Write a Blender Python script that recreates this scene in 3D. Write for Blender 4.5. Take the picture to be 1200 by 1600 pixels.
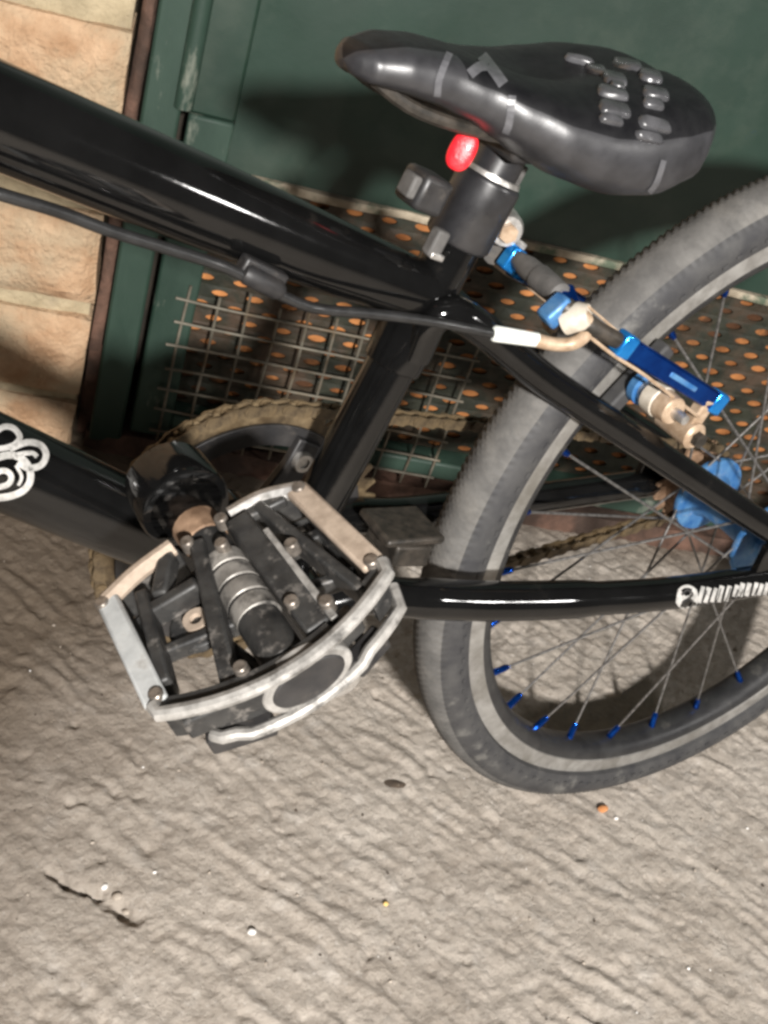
import bpy, bmesh, math, random
import numpy as np
from mathutils import Vector, Matrix
from mathutils.bvhtree import BVHTree

random.seed(7); rng = np.random.default_rng(7)
for o in list(bpy.data.objects): bpy.data.objects.remove(o)
scn = bpy.context.scene
col = scn.collection
R = math.radians

# ---------------------------------------------------------------- camera
CAM = Vector((-0.72386, -0.40209, 0.77051))
RIGHT = Vector((0.845148, -0.455462, 0.279784))
DOWN = Vector((-0.099806, -0.648673, -0.754494))
FWD = Vector((0.525132, 0.609735, -0.593683))
FPX = 1817.55                                   # focal length in pixels of the 1200 x 1600 photograph
cd = bpy.data.cameras.new('camera'); cam = bpy.data.objects.new('camera', cd); col.objects.link(cam)
cam.matrix_world = Matrix(((RIGHT.x, -DOWN.x, -FWD.x, CAM.x), (RIGHT.y, -DOWN.y, -FWD.y, CAM.y),
                           (RIGHT.z, -DOWN.z, -FWD.z, CAM.z), (0, 0, 0, 1)))
cd.sensor_fit = 'VERTICAL'; cd.sensor_height = 24.0; cd.lens = 24.0 * FPX / 1600.0
cd.clip_start = 0.01; cd.clip_end = 100
scn.camera = cam
# ---------------------------------------------------------------- light: one lamp to the right of the viewer, dim surroundings
wd = bpy.data.worlds.new('World'); scn.world = wd; wd.use_nodes = True
bg = wd.node_tree.nodes['Background']; bg.inputs[0].default_value = (1.0, 0.96, 0.92, 1); bg.inputs[1].default_value = 0.07
def lamp(name, loc, target, size, watts, colr):
    l = bpy.data.lights.new(name, 'AREA'); l.shape = 'DISK'; l.size = size; l.energy = watts; l.color = colr
    o = bpy.data.objects.new(name, l); col.objects.link(o); o.location = loc
    o.rotation_euler = (Vector(target) - Vector(loc)).to_track_quat('-Z', 'Y').to_euler()
    return o
lamp('key_lamp', (-1.13, -1.72, 1.44), (-0.2, 0.2, 0.3), 0.12, 124, (1.0, 0.965, 0.93))
lamp('second_lamp', (1.3, -1.9, 1.5), (0, 0, 0.2), 0.22, 14, (1.0, 0.97, 0.94))
scn.view_settings.view_transform = 'Standard'; scn.view_settings.look = 'None'
scn.view_settings.exposure = 0.0; scn.view_settings.gamma = 1.0
scn.render.engine = 'CYCLES'
scn.cycles.filter_width = 3.0

# ---------------------------------------------------------------- pixel helpers (a pixel gives a direction, the surface gives the distance)
LEAN = R(6.558); YAW = R(-22.7586); RT = 0.2975; WALLD = 0.375
WX = Vector((math.cos(YAW), math.sin(YAW), 0)); WN = Vector((-math.sin(YAW), math.cos(YAW), 0))
BIKE = Matrix.Rotation(-LEAN, 4, 'X'); BINV = BIKE.inverted()
BY = (BIKE @ Vector((0, 1, 0)))
def ray(px, py): return (FWD + RIGHT * ((px - 600) / FPX) + DOWN * ((py - 800) / FPX)).normalized()
def onplane(px, py, p, n):
    d = ray(px, py); return CAM + d * ((p - CAM).dot(n) / d.dot(n))
def P(px, py, y=0.0):                                                    # point of the bicycle's plane y, in the bicycle's own frame
    return BINV @ onplane(px, py, BY * y, BY)
def Wl(px, py, o=0.0):                                                   # (u, v) on the door wall
    X = onplane(px, py, WN * (WALLD - o), WN); return X.dot(WX), X.z
def G(px, py, z=0.0): return onplane(px, py, Vector((0, 0, z)), Vector((0, 0, 1)))

# ---------------------------------------------------------------- materials
def mat(name, c1, c2=None, scale=40, rough=0.5, rough2=None, metal=0.0, bump=0.0, bscale=None, detail=6, coat=0.0, spec=0.5,
        c3=None, s3=8, t3=(0.5, 0.62), f3=1.0, stretch=None, ramp=(0.35, 0.65), bdist=0.002, r3=None):
    m = bpy.data.materials.new(name); m.use_nodes = True; nt = m.node_tree; N = nt.nodes; L = nt.links
    b = N['Principled BSDF']; b.inputs['Metallic'].default_value = metal; b.inputs['Specular IOR Level'].default_value = spec
    b.inputs['Coat Weight'].default_value = coat; b.inputs['Coat Roughness'].default_value = 0.08
    tc = N.new('ShaderNodeTexCoord'); v = tc.outputs['Object']
    if stretch:
        mp = N.new('ShaderNodeMapping'); L.new(v, mp.inputs[0]); mp.inputs['Scale'].default_value = stretch; v = mp.outputs[0]
    def noise(s, d=detail, rg=0.6):
        n = N.new('ShaderNodeTexNoise'); n.inputs['Scale'].default_value = s; n.inputs['Detail'].default_value = d
        n.inputs['Roughness'].default_value = rg; L.new(v, n.inputs['Vector']); return n.outputs[0]
    def rampn(x, a, ca, bb, cb):
        r = N.new('ShaderNodeValToRGB'); r.color_ramp.elements[0].position = a; r.color_ramp.elements[0].color = (*ca, 1)
        r.color_ramp.elements[1].position = bb; r.color_ramp.elements[1].color = (*cb, 1); L.new(x, r.inputs[0]); return r.outputs[0]
    n1 = noise(scale)
    c = rampn(n1, ramp[0], c1, ramp[1], c2 or c1)
    rsock = None
    if rough2 is not None:
        rr = rampn(noise(scale * 1.7), 0.3, (rough,) * 3, 0.7, (rough2,) * 3); rsock = rr
    if c3:
        n3 = noise(s3, 8, 0.65); f = rampn(n3, t3[0], (0,) * 3, t3[1], (f3,) * 3)
        mx = N.new('ShaderNodeMix'); mx.data_type = 'RGBA'; L.new(f, mx.inputs[0]); L.new(c, mx.inputs[6]); mx.inputs[7].default_value = (*c3, 1)
        c = mx.outputs[2]
        if r3 is not None:
            mr = N.new('ShaderNodeMix'); mr.data_type = 'FLOAT'; L.new(f, mr.inputs[0])
            if rsock: L.new(rsock, mr.inputs[2])
            else: mr.inputs[2].default_value = rough
            mr.inputs[3].default_value = r3; rsock = mr.outputs[0]
    L.new(c, b.inputs['Base Color'])
    if rsock: L.new(rsock, b.inputs['Roughness'])
    else: b.inputs['Roughness'].default_value = rough
    if bump:
        bp = N.new('ShaderNodeBump'); bp.inputs['Strength'].default_value = bump; bp.inputs['Distance'].default_value = bdist
        L.new(noise(bscale or scale * 2), bp.inputs['Height']); L.new(bp.outputs[0], b.inputs['Normal'])
    return m
M = {}
M['paint'] = mat('black_paint', (.003, .003, .003), (.005, .005, .005), 30, .05, .11, coat=.0, c3=(.05, .042, .034), s3=60, t3=(.64, .84), f3=.3, bump=.02, bscale=200, r3=.6)
M['satin'] = mat('satin_black_metal', (.012, .012, .013), (.022, .022, .024), 60, .26, .36, spec=.8, c3=(.07, .065, .06), s3=70, t3=(.6, .8), f3=.4)
M['plastic'] = mat('black_plastic', (.012, .012, .013), (.03, .028, .027), 60, .38, .6, c3=(.14, .12, .10), s3=90, t3=(.56, .8), f3=.6, bump=.1, bscale=400, bdist=.0005)
M['saddle'] = mat('saddle_vinyl', (.020, .020, .022), (.032, .032, .035), 90, .36, .46, spec=.75, bump=.12, bscale=900, bdist=.0004, c3=(.10, .095, .09), s3=40, t3=(.62, .85), f3=.5)
M['saddle_top'] = mat('saddle_top_black', (.005, .005, .006), (.010, .010, .011), 90, .42, .55, spec=.3, bump=.12, bscale=900, bdist=.0004)
M['saddle_grey'] = mat('saddle_grey_print', (.065, .065, .07), (.11, .11, .117), 120, .34)
M['stud'] = mat('saddle_stud', (.035, .035, .037), (.075, .075, .08), 60, .22, .34, spec=.7)
M['silver'] = mat('worn_silver', (.42, .40, .37), (.72, .70, .67), 120, .32, .5, metal=.85, bump=.1, bscale=500, bdist=.0005, c3=(.10, .08, .06), s3=70, t3=(.60, .75), f3=.7)
M['alu'] = mat('pedal_edge_alu', (.17, .162, .15), (.38, .365, .34), 90, .42, .6, metal=.25, bump=.25, bscale=300, bdist=.001, c3=(.05, .047, .043), s3=70, t3=(.52, .66), f3=.9)
M['alu_cool'] = mat('cool_alu', (.34, .35, .345), (.50, .51, .50), 60, .45, .6, metal=.1, bump=.2, bscale=300, bdist=.001, c3=(.16, .13, .10), s3=60, t3=(.55, .7), f3=.7)
M['alu_tan'] = mat('dusty_alu', (.30, .235, .18), (.46, .37, .29), 120, .5, .65, metal=.2, bump=.2, bscale=300, bdist=.001, c3=(.10, .08, .06), s3=120, t3=(.6, .74), f3=.7)
M['pedal'] = mat('pedal_black', (.012, .012, .012), (.034, .033, .031), 90, .42, .65, c3=(.22, .2, .18), s3=120, t3=(.56, .74), f3=.75, bump=.2, bscale=250, bdist=.001)
M['blue'] = mat('blue_anodised', (.003, .042, .27), (.007, .08, .42), 60, .12, .22, metal=.9)
M['blue_bright'] = mat('bright_blue_anodised', (.01, .20, .62), (.03, .30, .78), 60, .15, .25, metal=.7)
M['blue_dull'] = mat('dusty_blue', (.02, .12, .34), (.10, .25, .46), 70, .4, .6, metal=.35, c3=(.35, .36, .36), s3=80, t3=(.55, .75), f3=.5)
M['rubber'] = mat('dusty_rubber', (.085, .082, .078), (.135, .13, .122), 60, .78, .9, spec=.3, c3=(.24, .225, .20), s3=25, t3=(.5, .75), f3=.55, bump=.25, bscale=420, bdist=.0008)
M['rubber_side'] = mat('tyre_sidewall', (.028, .028, .030), (.055, .054, .053), 60, .6, .76, c3=(.26, .25, .225), s3=30, t3=(.58, .76), f3=.55, bump=.15, bscale=500, bdist=.0006)
M['track'] = mat('rim_brake_track', (.20, .19, .175), (.32, .31, .29), 80, .4, .52, metal=.35, c3=(.13, .12, .10), s3=24, t3=(.46, .66), f3=.7)
M['rimblack'] = mat('rim_black', (.014, .014, .015), (.03, .03, .03), 50, .36, .5, c3=(.16, .15, .13), s3=40, t3=(.58, .8), f3=.5)
M['spoke'] = mat('spoke_steel', (.10, .095, .09), (.24, .23, .22), 200, .4, metal=.6)
M['pin'] = mat('pin_steel', (.16, .14, .12), (.34, .30, .26), 300, .28, .4, metal=.7)
M['sleeve'] = mat('grimy_sleeve', (.10, .093, .084), (.34, .32, .29), 45, .4, .6, metal=.3, bump=.2, bscale=300, bdist=.001, c3=(.03, .028, .026), s3=60, t3=(.48, .62), f3=.9)
M['gold'] = mat('rusty_brass_steel', (.085, .058, .030), (.21, .155, .088), 60, .42, .6, metal=.3, c3=(.035, .024, .014), s3=35, t3=(.48, .62), f3=.85, bump=.15, bscale=400, bdist=.0006)
M['rust'] = mat('rusty_steel', (.12, .07, .04), (.34, .22, .14), 90, .6, .8, metal=.2, bump=.3, bscale=300, bdist=.001)
M['greasy'] = mat('greasy_steel', (.02, .018, .015), (.06, .05, .04), 120, .4, .6, metal=.3)
M['tan'] = mat('dusty_tan_metal', (.32, .22, .14), (.50, .38, .27), 140, .45, .6, metal=.25, c3=(.18, .12, .08), s3=90, t3=(.56, .7), f3=.6)
M['cream'] = mat('cream_washer', (.40, .35, .28), (.58, .53, .45), 120, .45, .6)
M['white'] = mat('white_ferrule', (.62, .65, .60), (.80, .82, .78), 90, .3, .42, c3=(.34, .30, .24), s3=120, t3=(.6, .75), f3=.5)
M['boot'] = mat('grey_rubber_boot', (.06, .058, .055), (.11, .105, .1), 90, .6, .75, bump=.2, bscale=300, bdist=.001)
M['cable'] = mat('cable_housing', (.010, .010, .010), (.02, .02, .02), 90, .3, .45, coat=.2)
M['red'] = mat('red_reflector', (.72, .012, .022), (.85, .03, .04), 180, .22, .35, coat=.6, bump=.5, bscale=500, bdist=.0008)
M['decal'] = mat('white_decal', (.28, .275, .26), (.50, .485, .46), 160, .35, .5, c3=(.12, .11, .1), s3=300, t3=(.56, .68), f3=.8)
M['green'] = mat('green_gloss_paint', (.007, .023, .0145), (.012, .034, .0225), 5, .42, .6, coat=.08, bump=.12, bscale=22, bdist=.004,
                 c3=(.045, .062, .046), s3=9, t3=(.50, .76), f3=.7)
M['green_worn'] = mat('worn_green_paint', (.010, .029, .019), (.024, .050, .035), 14, .55, .75, bump=.3, bscale=60, bdist=.003,
                      c3=(.20, .21, .17), s3=26, t3=(.60, .70), f3=.8, stretch=(1, 1, .35))
M['rawedge'] = mat('weathered_edge', (.20, .16, .11), (.42, .36, .27), 40, .75, .9, bump=.4, bscale=90, bdist=.003, c3=(.05, .08, .05), s3=22, t3=(.5, .6), f3=.9)
M['stone'] = mat('sandstone', (.40, .245, .14), (.56, .385, .245), 34, .85, .95, spec=.2, bump=1, bscale=150, bdist=.006, c3=(.42, .35, .24), s3=14, t3=(.44, .66), f3=.8)
M['mortar'] = mat('lime_mortar', (.34, .28, .18), (.46, .38, .25), 40, .9, spec=.2, bump=.9, bscale=90, bdist=.006, c3=(.23, .19, .14), s3=12, t3=(.5, .65), f3=.7)
M['redwood'] = mat('red_brown_edge', (.065, .036, .024), (.16, .085, .058), 30, .8, .9, bump=.8, bscale=60, bdist=.006, c3=(.03, .018, .012), s3=9, t3=(.45, .6), f3=.85)
M['perf'] = mat('dark_green_plate', (.008, .010, .005), (.020, .022, .012), 50, .6, .8, bump=.3, bscale=200, bdist=.002, c3=(.06, .035, .02), s3=16, t3=(.46, .62), f3=.8)
M['orange'] = mat('terracotta_board', (.18, .065, .02), (.55, .23, .08), 14, .8, spec=.2, bump=.3, bscale=120, bdist=.002, c3=(.06, .028, .014), s3=9, t3=(.50, .60), f3=.95)
M['wire'] = mat('galvanised_wire', (.08, .072, .055), (.20, .18, .14), 25, .55, .75, metal=.3, c3=(.12, .085, .05), s3=30, t3=(.5, .62), f3=.8)
M['dark'] = mat('dark_void_board', (.012, .009, .006), (.03, .022, .014), 20, .9)
M['pebble'] = mat('white_pebble', (.7, .68, .64), (.82, .8, .77), 200, .6)
M['chip'] = mat('stone_chip', (.25, .21, .17), (.48, .42, .35), 150, .8, bump=.5, bscale=300, bdist=.002)
M['ochre'] = mat('ochre_chip', (.62, .42, .12), (.7, .5, .2), 150, .7)
M['brick'] = mat('orange_brick_chip', (.5, .2, .07), (.62, .28, .11), 120, .85, bump=.5, bscale=200, bdist=.002)
M['leaf'] = mat('dark_dry_leaf', (.04, .03, .022), (.09, .065, .045), 120, .8)

# ---------------------------------------------------------------- mesh helpers
class MB:
    def __init__(s): s.v = []; s.f = []; s.mi = []; s.cur = 0
    def add(s, vs, fs):
        k = len(s.v); s.v += [tuple(x) for x in vs]; s.f += [tuple(i + k for i in f) for f in fs]; s.mi += [s.cur] * len(fs); return s
    def tube(s, pts, rad, n=16, cap=True, flat=None):
        pts = [Vector(p) for p in pts]; rad = rad if isinstance(rad, (list, tuple)) else [rad] * len(pts)
        vs = []; up = None
        for i, p in enumerate(pts):
            t = (pts[min(i + 1, len(pts) - 1)] - pts[max(i - 1, 0)]).normalized()
            if up is None:
                a = Vector((0, 1, 0)) if abs(t.y) < .9 else Vector((0, 0, 1)); up = (a - t * a.dot(t)).normalized()
            else: up = (up - t * up.dot(t)).normalized()
            w = t.cross(up)
            for k in range(n):
                a = 2 * math.pi * k / n
                vs.append(p + (up * math.cos(a) * (flat or 1) + w * math.sin(a)) * rad[i])
        fs = []
        for i in range(len(pts) - 1):
            for k in range(n):
                a = i * n + k; b = i * n + (k + 1) % n; fs.append((a, b, b + n, a + n))
        if cap: fs += [tuple(range(n - 1, -1, -1)), tuple(range((len(pts) - 1) * n, len(pts) * n))]
        return s.add(vs, fs)
    def box(s, c, ax, ay, az):                    # centre and three half-axes
        c, ax, ay, az = map(Vector, (c, ax, ay, az))
        vs = [c + ax * i + ay * j + az * k for i in (-1, 1) for j in (-1, 1) for k in (-1, 1)]
        fs = [(0, 1, 3, 2), (4, 6, 7, 5), (0, 4, 5, 1), (2, 3, 7, 6), (0, 2, 6, 4), (1, 5, 7, 3)]
        return s.add(vs, fs)
    def bar(s, a, b, side, w, t):                 # box from a to b, half-width w along side, half-thickness t along the third direction
        a, b = Vector(a), Vector(b); d = b - a; n = d.normalized(); sd = Vector(side); sd = (sd - n * sd.dot(n)).normalized()
        return s.box((a + b) / 2, d / 2, sd * w, n.cross(sd) * t)
    def lathe(s, prof, n=96, c=(0, 0, 0), close=False):   # profile of (r, y) turned round the y axis through c
        vs = []; fs = []; m = len(prof); c = Vector(c)
        for k in range(n):
            a = 2 * math.pi * k / n
            for r, y in prof: vs.append(c + Vector((r * math.cos(a), y, r * math.sin(a))))
        for k in range(n):
            for j in range(m if close else m - 1):
                a = k * m + j; b = k * m + (j + 1) % m; c2 = ((k + 1) % n) * m + (j + 1) % m; d = ((k + 1) % n) * m + j
                fs.append((a, d, c2, b))
        return s.add(vs, fs)
    def prism(s, poly, org, ux, uz, un, t):       # polygon (x, z) in the plane ux/uz, extruded +-t along un
        org, ux, uz, un = map(Vector, (org, ux, uz, un)); n = len(poly)
        vs = [org + ux * x + uz * z + un * k for k in (-t, t) for x, z in poly]
        fs = [tuple(range(n)), tuple(range(2 * n - 1, n - 1, -1))] + [(i + n, (i + 1) % n + n, (i + 1) % n, i) for i in range(n)]
        return s.add(vs, fs)
    def build(s, name, m, parent=None, smooth=35, bevel=0, seg=2, kind=None, loc=None):
        me = bpy.data.meshes.new(name); me.from_pydata(s.v, [], s.f)
        ms = m if isinstance(m, (list, tuple)) else [m]
        for x in ms: me.materials.append(M[x] if isinstance(x, str) else x)
        if len(ms) > 1: me.polygons.foreach_set('material_index', s.mi)
        bm = bmesh.new(); bm.from_mesh(me); bmesh.ops.recalc_face_normals(bm, faces=bm.faces); bm.to_mesh(me); bm.free()
        if smooth:
            me.polygons.foreach_set('use_smooth', [True] * len(me.polygons)); me.set_sharp_from_angle(angle=R(smooth))
        o = bpy.data.objects.new(name, me); col.objects.link(o); o.parent = parent
        if loc is not None: o.location = loc
        if bevel:
            b = o.modifiers.new('bevel', 'BEVEL'); b.width = bevel; b.segments = seg; b.limit_method = 'ANGLE'; b.angle_limit = R(40); b.harden_normals = False
        if kind: o['kind'] = kind
        return o
def cyl(mb, a, b, r, n=20, r2=None): return mb.tube([a, b], [r, r if r2 is None else r2], n)
def smoothpts(pts, k=6):
    pts = [Vector(p) for p in pts]; out = []
    for i in range(len(pts) - 1):
        p0 = pts[max(i - 1, 0)]; p1 = pts[i]; p2 = pts[i + 1]; p3 = pts[min(i + 2, len(pts) - 1)]
        for j in range(k):
            t = j / k
            out.append(.5 * ((2 * p1) + (p2 - p0) * t + (2 * p0 - 5 * p1 + 4 * p2 - p3) * t * t + (3 * p1 - p0 - 3 * p2 + p3) * t ** 3))
    return out + [pts[-1]]
def empty(name, loc=(0, 0, 0), rz=0.0, parent=None):
    o = bpy.data.objects.new(name, None); col.objects.link(o); o.location = loc; o.rotation_euler = (0, 0, rz); o.parent = parent; o.empty_display_size = .05; return o
def tag(o, label, cat, group=None):
    o['label'] = label; o['category'] = cat
    if group: o['group'] = group
    return o
def copy_tree(o, parent):
    c = o.copy(); col.objects.link(c); c.parent = parent
    for ch in list(o.children): copy_tree(ch, c)
    return c

# ---------------------------------------------------------------- value noise (numpy)
def vnoise(x, y, seed=0):
    def h(i, j):
        n = (i * 374761393 + j * 668265263 + seed * 974711) & 0xffffffff
        n = ((n ^ (n >> 13)) * 1274126177) & 0xffffffff
        return ((n ^ (n >> 16)) & 0xffff) / 65535.0
    xi = np.floor(x).astype(np.int64); yi = np.floor(y).astype(np.int64); xf = x - xi; yf = y - yi
    u = xf * xf * (3 - 2 * xf); v = yf * yf * (3 - 2 * yf)
    return (h(xi, yi) * (1 - u) + h(xi + 1, yi) * u) * (1 - v) + (h(xi, yi + 1) * (1 - u) + h(xi + 1, yi + 1) * u) * v
def fbm(x, y, o=4, seed=0):
    s = 0; a = .5
    for k in range(o): s = s + a * vnoise(x * 2 ** k, y * 2 ** k, seed + k * 17); a *= .5
    return s

# ================================================================ GROUND: brushed concrete
def ground_height(x, y):
    c, s = math.cos(R(-60)), math.sin(R(-60))
    al = x * c + y * s; ac = -x * s + y * c
    wob = (fbm(al * 9, ac * 9, 3, 5) - .5) * .030
    ph = (ac + wob * 1.2) / .0195 + fbm(al * 20, ac * 34, 3, 11) * 1.2
    rid = np.abs((ph % 1.0) - .5) * 2; rid = rid * rid * (3 - 2 * rid)
    amp = np.clip((fbm(al * 16, ac * 30, 3, 23) - .34) * 2.6, .05, 1.0)
    h = rid * amp * .0030
    h += (fbm(al * 26, ac * 70, 4, 31) - .5) * .0046
    h += (fbm(x * 130, y * 130, 4, 41) - .5) * .0036
    pit = np.clip(fbm(x * 55, y * 55, 3, 61) - .60, 0, 1); h -= pit * .018
    lump = np.clip(fbm(x * 42, y * 42, 2, 81) - .56, 0, 1); h += lump * .016
    h += (fbm(x * 5, y * 5, 2, 51) - .5) * .007
    # crack
    for a, b, wdt in CRACK:
        dx, dy = b.x - a.x, b.y - a.y; L2 = dx * dx + dy * dy
        t = np.clip(((x - a.x) * dx + (y - a.y) * dy) / L2, 0, 1)
        d = np.hypot(x - a.x - t * dx, y - a.y - t * dy) + (fbm(x * 90, y * 90, 2, 71) - .5) * .006
        h -= .006 * np.clip(1 - d / wdt, 0, 1) ** .6
    return h + .0008
cp = [G(*q) for q in ((78, 1362), (100, 1378), (130, 1392), (158, 1398), (190, 1418), (212, 1432))]
CRACK = [(cp[i], cp[i + 1], (.0025, .0028, .003, .008, .006)[i]) for i in range(5)]
xs = np.concatenate([np.linspace(-4, -.82, 14)[:-1], np.linspace(-.82, .62, 900), np.linspace(.62, 4, 14)[1:]])
ys = np.concatenate([np.linspace(-4, -.36, 14)[:-1], np.linspace(-.36, .62, 620), np.linspace(.62, 3, 10)[1:]])
XX, YY = np.meshgrid(xs, ys); ZZ = ground_height(XX, YY)
nx, ny = len(xs), len(ys)
V = np.stack([XX, YY, ZZ], -1).reshape(-1, 3)
ii = (np.arange(ny - 1)[:, None] * nx + np.arange(nx - 1)[None]).reshape(-1)
F = np.stack([ii, ii + 1, ii + 1 + nx, ii + nx], 1)
me = bpy.data.meshes.new('ground'); me.vertices.add(len(V)); me.vertices.foreach_set('co', V.reshape(-1).astype(np.float32))
me.loops.add(F.size); me.loops.foreach_set('vertex_index', F.reshape(-1).astype(np.int32))
me.polygons.add(len(F)); me.polygons.foreach_set('loop_start', np.arange(0, F.size, 4, dtype=np.int32)); me.polygons.foreach_set('loop_total', np.full(len(F), 4, np.int32))
me.update(); me.validate(); me.polygons.foreach_set('use_smooth', [True] * len(F))
def concrete():
    m = bpy.data.materials.new('brushed_concrete'); m.use_nodes = True; nt = m.node_tree; N = nt.nodes; L = nt.links; b = N['Principled BSDF']
    b.inputs['Specular IOR Level'].default_value = .25; b.inputs['Roughness'].default_value = .88
    tc = N.new('ShaderNodeTexCoord'); v = tc.outputs['Object']
    def noise(s, d=8, rg=.6):
        n = N.new('ShaderNodeTexNoise'); n.inputs['Scale'].default_value = s; n.inputs['Detail'].default_value = d; n.inputs['Roughness'].default_value = rg
        L.new(v, n.inputs['Vector']); return n.outputs[0]
    def rmp(x, a, ca, bb, cb):
        r = N.new('ShaderNodeValToRGB'); e = r.color_ramp.elements; e[0].position = a; e[0].color = (*ca, 1); e[1].position = bb; e[1].color = (*cb, 1); L.new(x, r.inputs[0]); return r.outputs[0]
    def mix(f, a, bcol):
        mx = N.new('ShaderNodeMix'); mx.data_type = 'RGBA'; L.new(f, mx.inputs[0]); L.new(a, mx.inputs[6])
        if isinstance(bcol, tuple): mx.inputs[7].default_value = (*bcol, 1)
        else: L.new(bcol, mx.inputs[7])
        return mx.outputs[2]
    c = rmp(noise(9), .32, (.365, .318, .268), .68, (.485, .435, .378))
    c = mix(rmp(noise(70, 6), .50, (0,) * 3, .72, (.55,) * 3), c, (.27, .24, .205))
    c = mix(rmp(noise(33, 6), .55, (0,) * 3, .74, (.5,) * 3), c, (.55, .515, .47))
    c = mix(rmp(noise(300, 3), .60, (0,) * 3, .74, (.6,) * 3), c, (.22, .195, .165))
    mp = N.new('ShaderNodeMapping'); L.new(v, mp.inputs[0]); mp.inputs['Rotation'].default_value = (0, 0, R(60)); mp.inputs['Scale'].default_value = (1, 3.2, 1)
    sn = N.new('ShaderNodeTexNoise'); sn.inputs['Scale'].default_value = 26; sn.inputs['Detail'].default_value = 9; sn.inputs['Roughness'].default_value = .68; L.new(mp.outputs[0], sn.inputs['Vector'])
    c = mix(rmp(sn.outputs[0], .50, (0,) * 3, .68, (.42,) * 3), c, (.24, .20, .16))                  # dirt streaks along the brushing
    c = mix(rmp(noise(150, 7, .7), .56, (0,) * 3, .68, (.5,) * 3), c, (.20, .17, .14))                # pores
    c = mix(rmp(noise(190, 5, .7), .60, (0,) * 3, .70, (.6,) * 3), c, (.62, .585, .54))                 # pale aggregate
    # old dirt gathered along the foot of the door and, to the left, floor shading painted in with dirt
    sep = N.new('ShaderNodeSeparateXYZ'); L.new(v, sep.inputs[0])
    def math_(op, a, bb=None):
        q = N.new('ShaderNodeMath'); q.operation = op
        for i, z in enumerate((a, bb)):
            if z is None: continue
            if isinstance(z, (int, float)): q.inputs[i].default_value = z
            else: L.new(z, q.inputs[i])
        return q.outputs[0]
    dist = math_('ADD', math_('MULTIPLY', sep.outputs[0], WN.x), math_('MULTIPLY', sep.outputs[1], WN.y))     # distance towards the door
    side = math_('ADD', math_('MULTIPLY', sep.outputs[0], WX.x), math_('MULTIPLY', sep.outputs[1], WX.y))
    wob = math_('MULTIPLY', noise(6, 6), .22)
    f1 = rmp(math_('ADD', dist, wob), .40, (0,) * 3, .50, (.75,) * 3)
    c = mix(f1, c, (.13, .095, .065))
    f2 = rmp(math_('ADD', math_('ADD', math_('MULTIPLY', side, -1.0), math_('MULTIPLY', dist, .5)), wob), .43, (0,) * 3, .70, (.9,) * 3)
    c = mix(f2, c, (.10, .074, .050))  # darkens the left floor: shade painted into the colour, mixed with brown dirt
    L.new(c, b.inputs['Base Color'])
    bp = N.new('ShaderNodeBump'); bp.inputs['Strength'].default_value = .9; bp.inputs['Distance'].default_value = .003
    L.new(noise(260, 8, .7), bp.inputs['Height']); L.new(bp.outputs[0], b.inputs['Normal'])
    return m
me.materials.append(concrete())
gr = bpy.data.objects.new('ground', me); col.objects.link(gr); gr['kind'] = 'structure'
gr['label'] = 'rough beige brushed concrete floor with diagonal ridges'
def gz(p): return float(ground_height(np.array([p.x]), np.array([p.y]))[0])

# ================================================================ WALL SIDE
def wall_root(name, u0=0.0): return empty(name, WN * WALLD + WX * u0, YAW)
# local axes of a wall root: x along the wall, y into it, z up; front plane y = 0
def rough_block(mb, x0, x1, z0, z1, y0, y1, seed, amp=.004, n=7, rnd=.006):
    nz = max(3, int(n * (z1 - z0) / max(x1 - x0, .01))); nz = min(nz, 14)
    vs = []; fs = []
    for j in range(nz + 1):
        for i in range(n + 1):
            a, b = i / n, j / nz; x = x0 + (x1 - x0) * a; z = z0 + (z1 - z0) * b
            ed = min(a, 1 - a) * (x1 - x0); ez = min(b, 1 - b) * (z1 - z0); e = min(ed, ez)
            y = y0 + (rnd * (1 - min(e / rnd, 1)) ** 2 if e < rnd else 0)
            q = np.array([x * 42 + seed * 3.7]); w = np.array([z * 42 + seed * 1.3])
            y -= (float(fbm(q, w, 3, seed)[0]) - .5) * amp * 2 * (1 if e > 1e-6 else .5)
            jx = (float(fbm(q * .6, w * .6, 2, seed + 5)[0]) - .5) * .008; jz = (float(fbm(q * .6, w * .6, 2, seed + 9)[0]) - .5) * .008
            vs.append((x + jx, y, z + jz))
    def id_(i, j): return j * (n + 1) + i
    for j in range(nz):
        for i in range(n): fs.append((id_(i, j), id_(i + 1, j), id_(i + 1, j + 1), id_(i, j + 1)))
    per = [id_(i, 0) for i in range(n)] + [id_(n, j) for j in range(nz)] + [id_(i, nz) for i in range(n, 0, -1)] + [id_(0, j) for j in range(nz, 0, -1)]
    k = len(vs)
    for q in per: vs.append((vs[q][0], y1, vs[q][2]))
    L_ = len(per)
    for q in range(L_): fs.append((per[q], k + q, k + (q + 1) % L_, per[(q + 1) % L_]))
    mb.add(vs, fs)
EDGE = -.531
sw = tag(wall_root('stone_wall'), 'yellow sandstone block wall with pale mortar beside the green door', 'wall')
mb = MB(); rough_block(mb, -1.9, EDGE - .004, -.02, 1.3, -.002, .2, 3, .003, 40); mb.build('mortar', 'mortar', sw)
rows = [(-.02, .052), (.066, .155), (.172, .268), (.286, .352), (.364, .436), (.470, .575), (.590, .69), (.705, .81), (.825, .92), (.935, 1.03), (1.045, 1.14), (1.155, 1.29)]
for r_, (z0, z1) in enumerate(rows):
    x1 = EDGE + random.uniform(-.004, .003); k = 0
    while x1 > -1.85:
        wdt = random.uniform(.16, .30)
        mb = MB(); rough_block(mb, x1 - wdt, x1, z0, z1, -.014 + random.uniform(-.003, .003), .05, 11 + r_ * 7 + k, .0055, 18, .009); mb.build('stone', 'stone', sw)
        x1 -= wdt + random.uniform(.010, .016); k += 1
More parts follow.
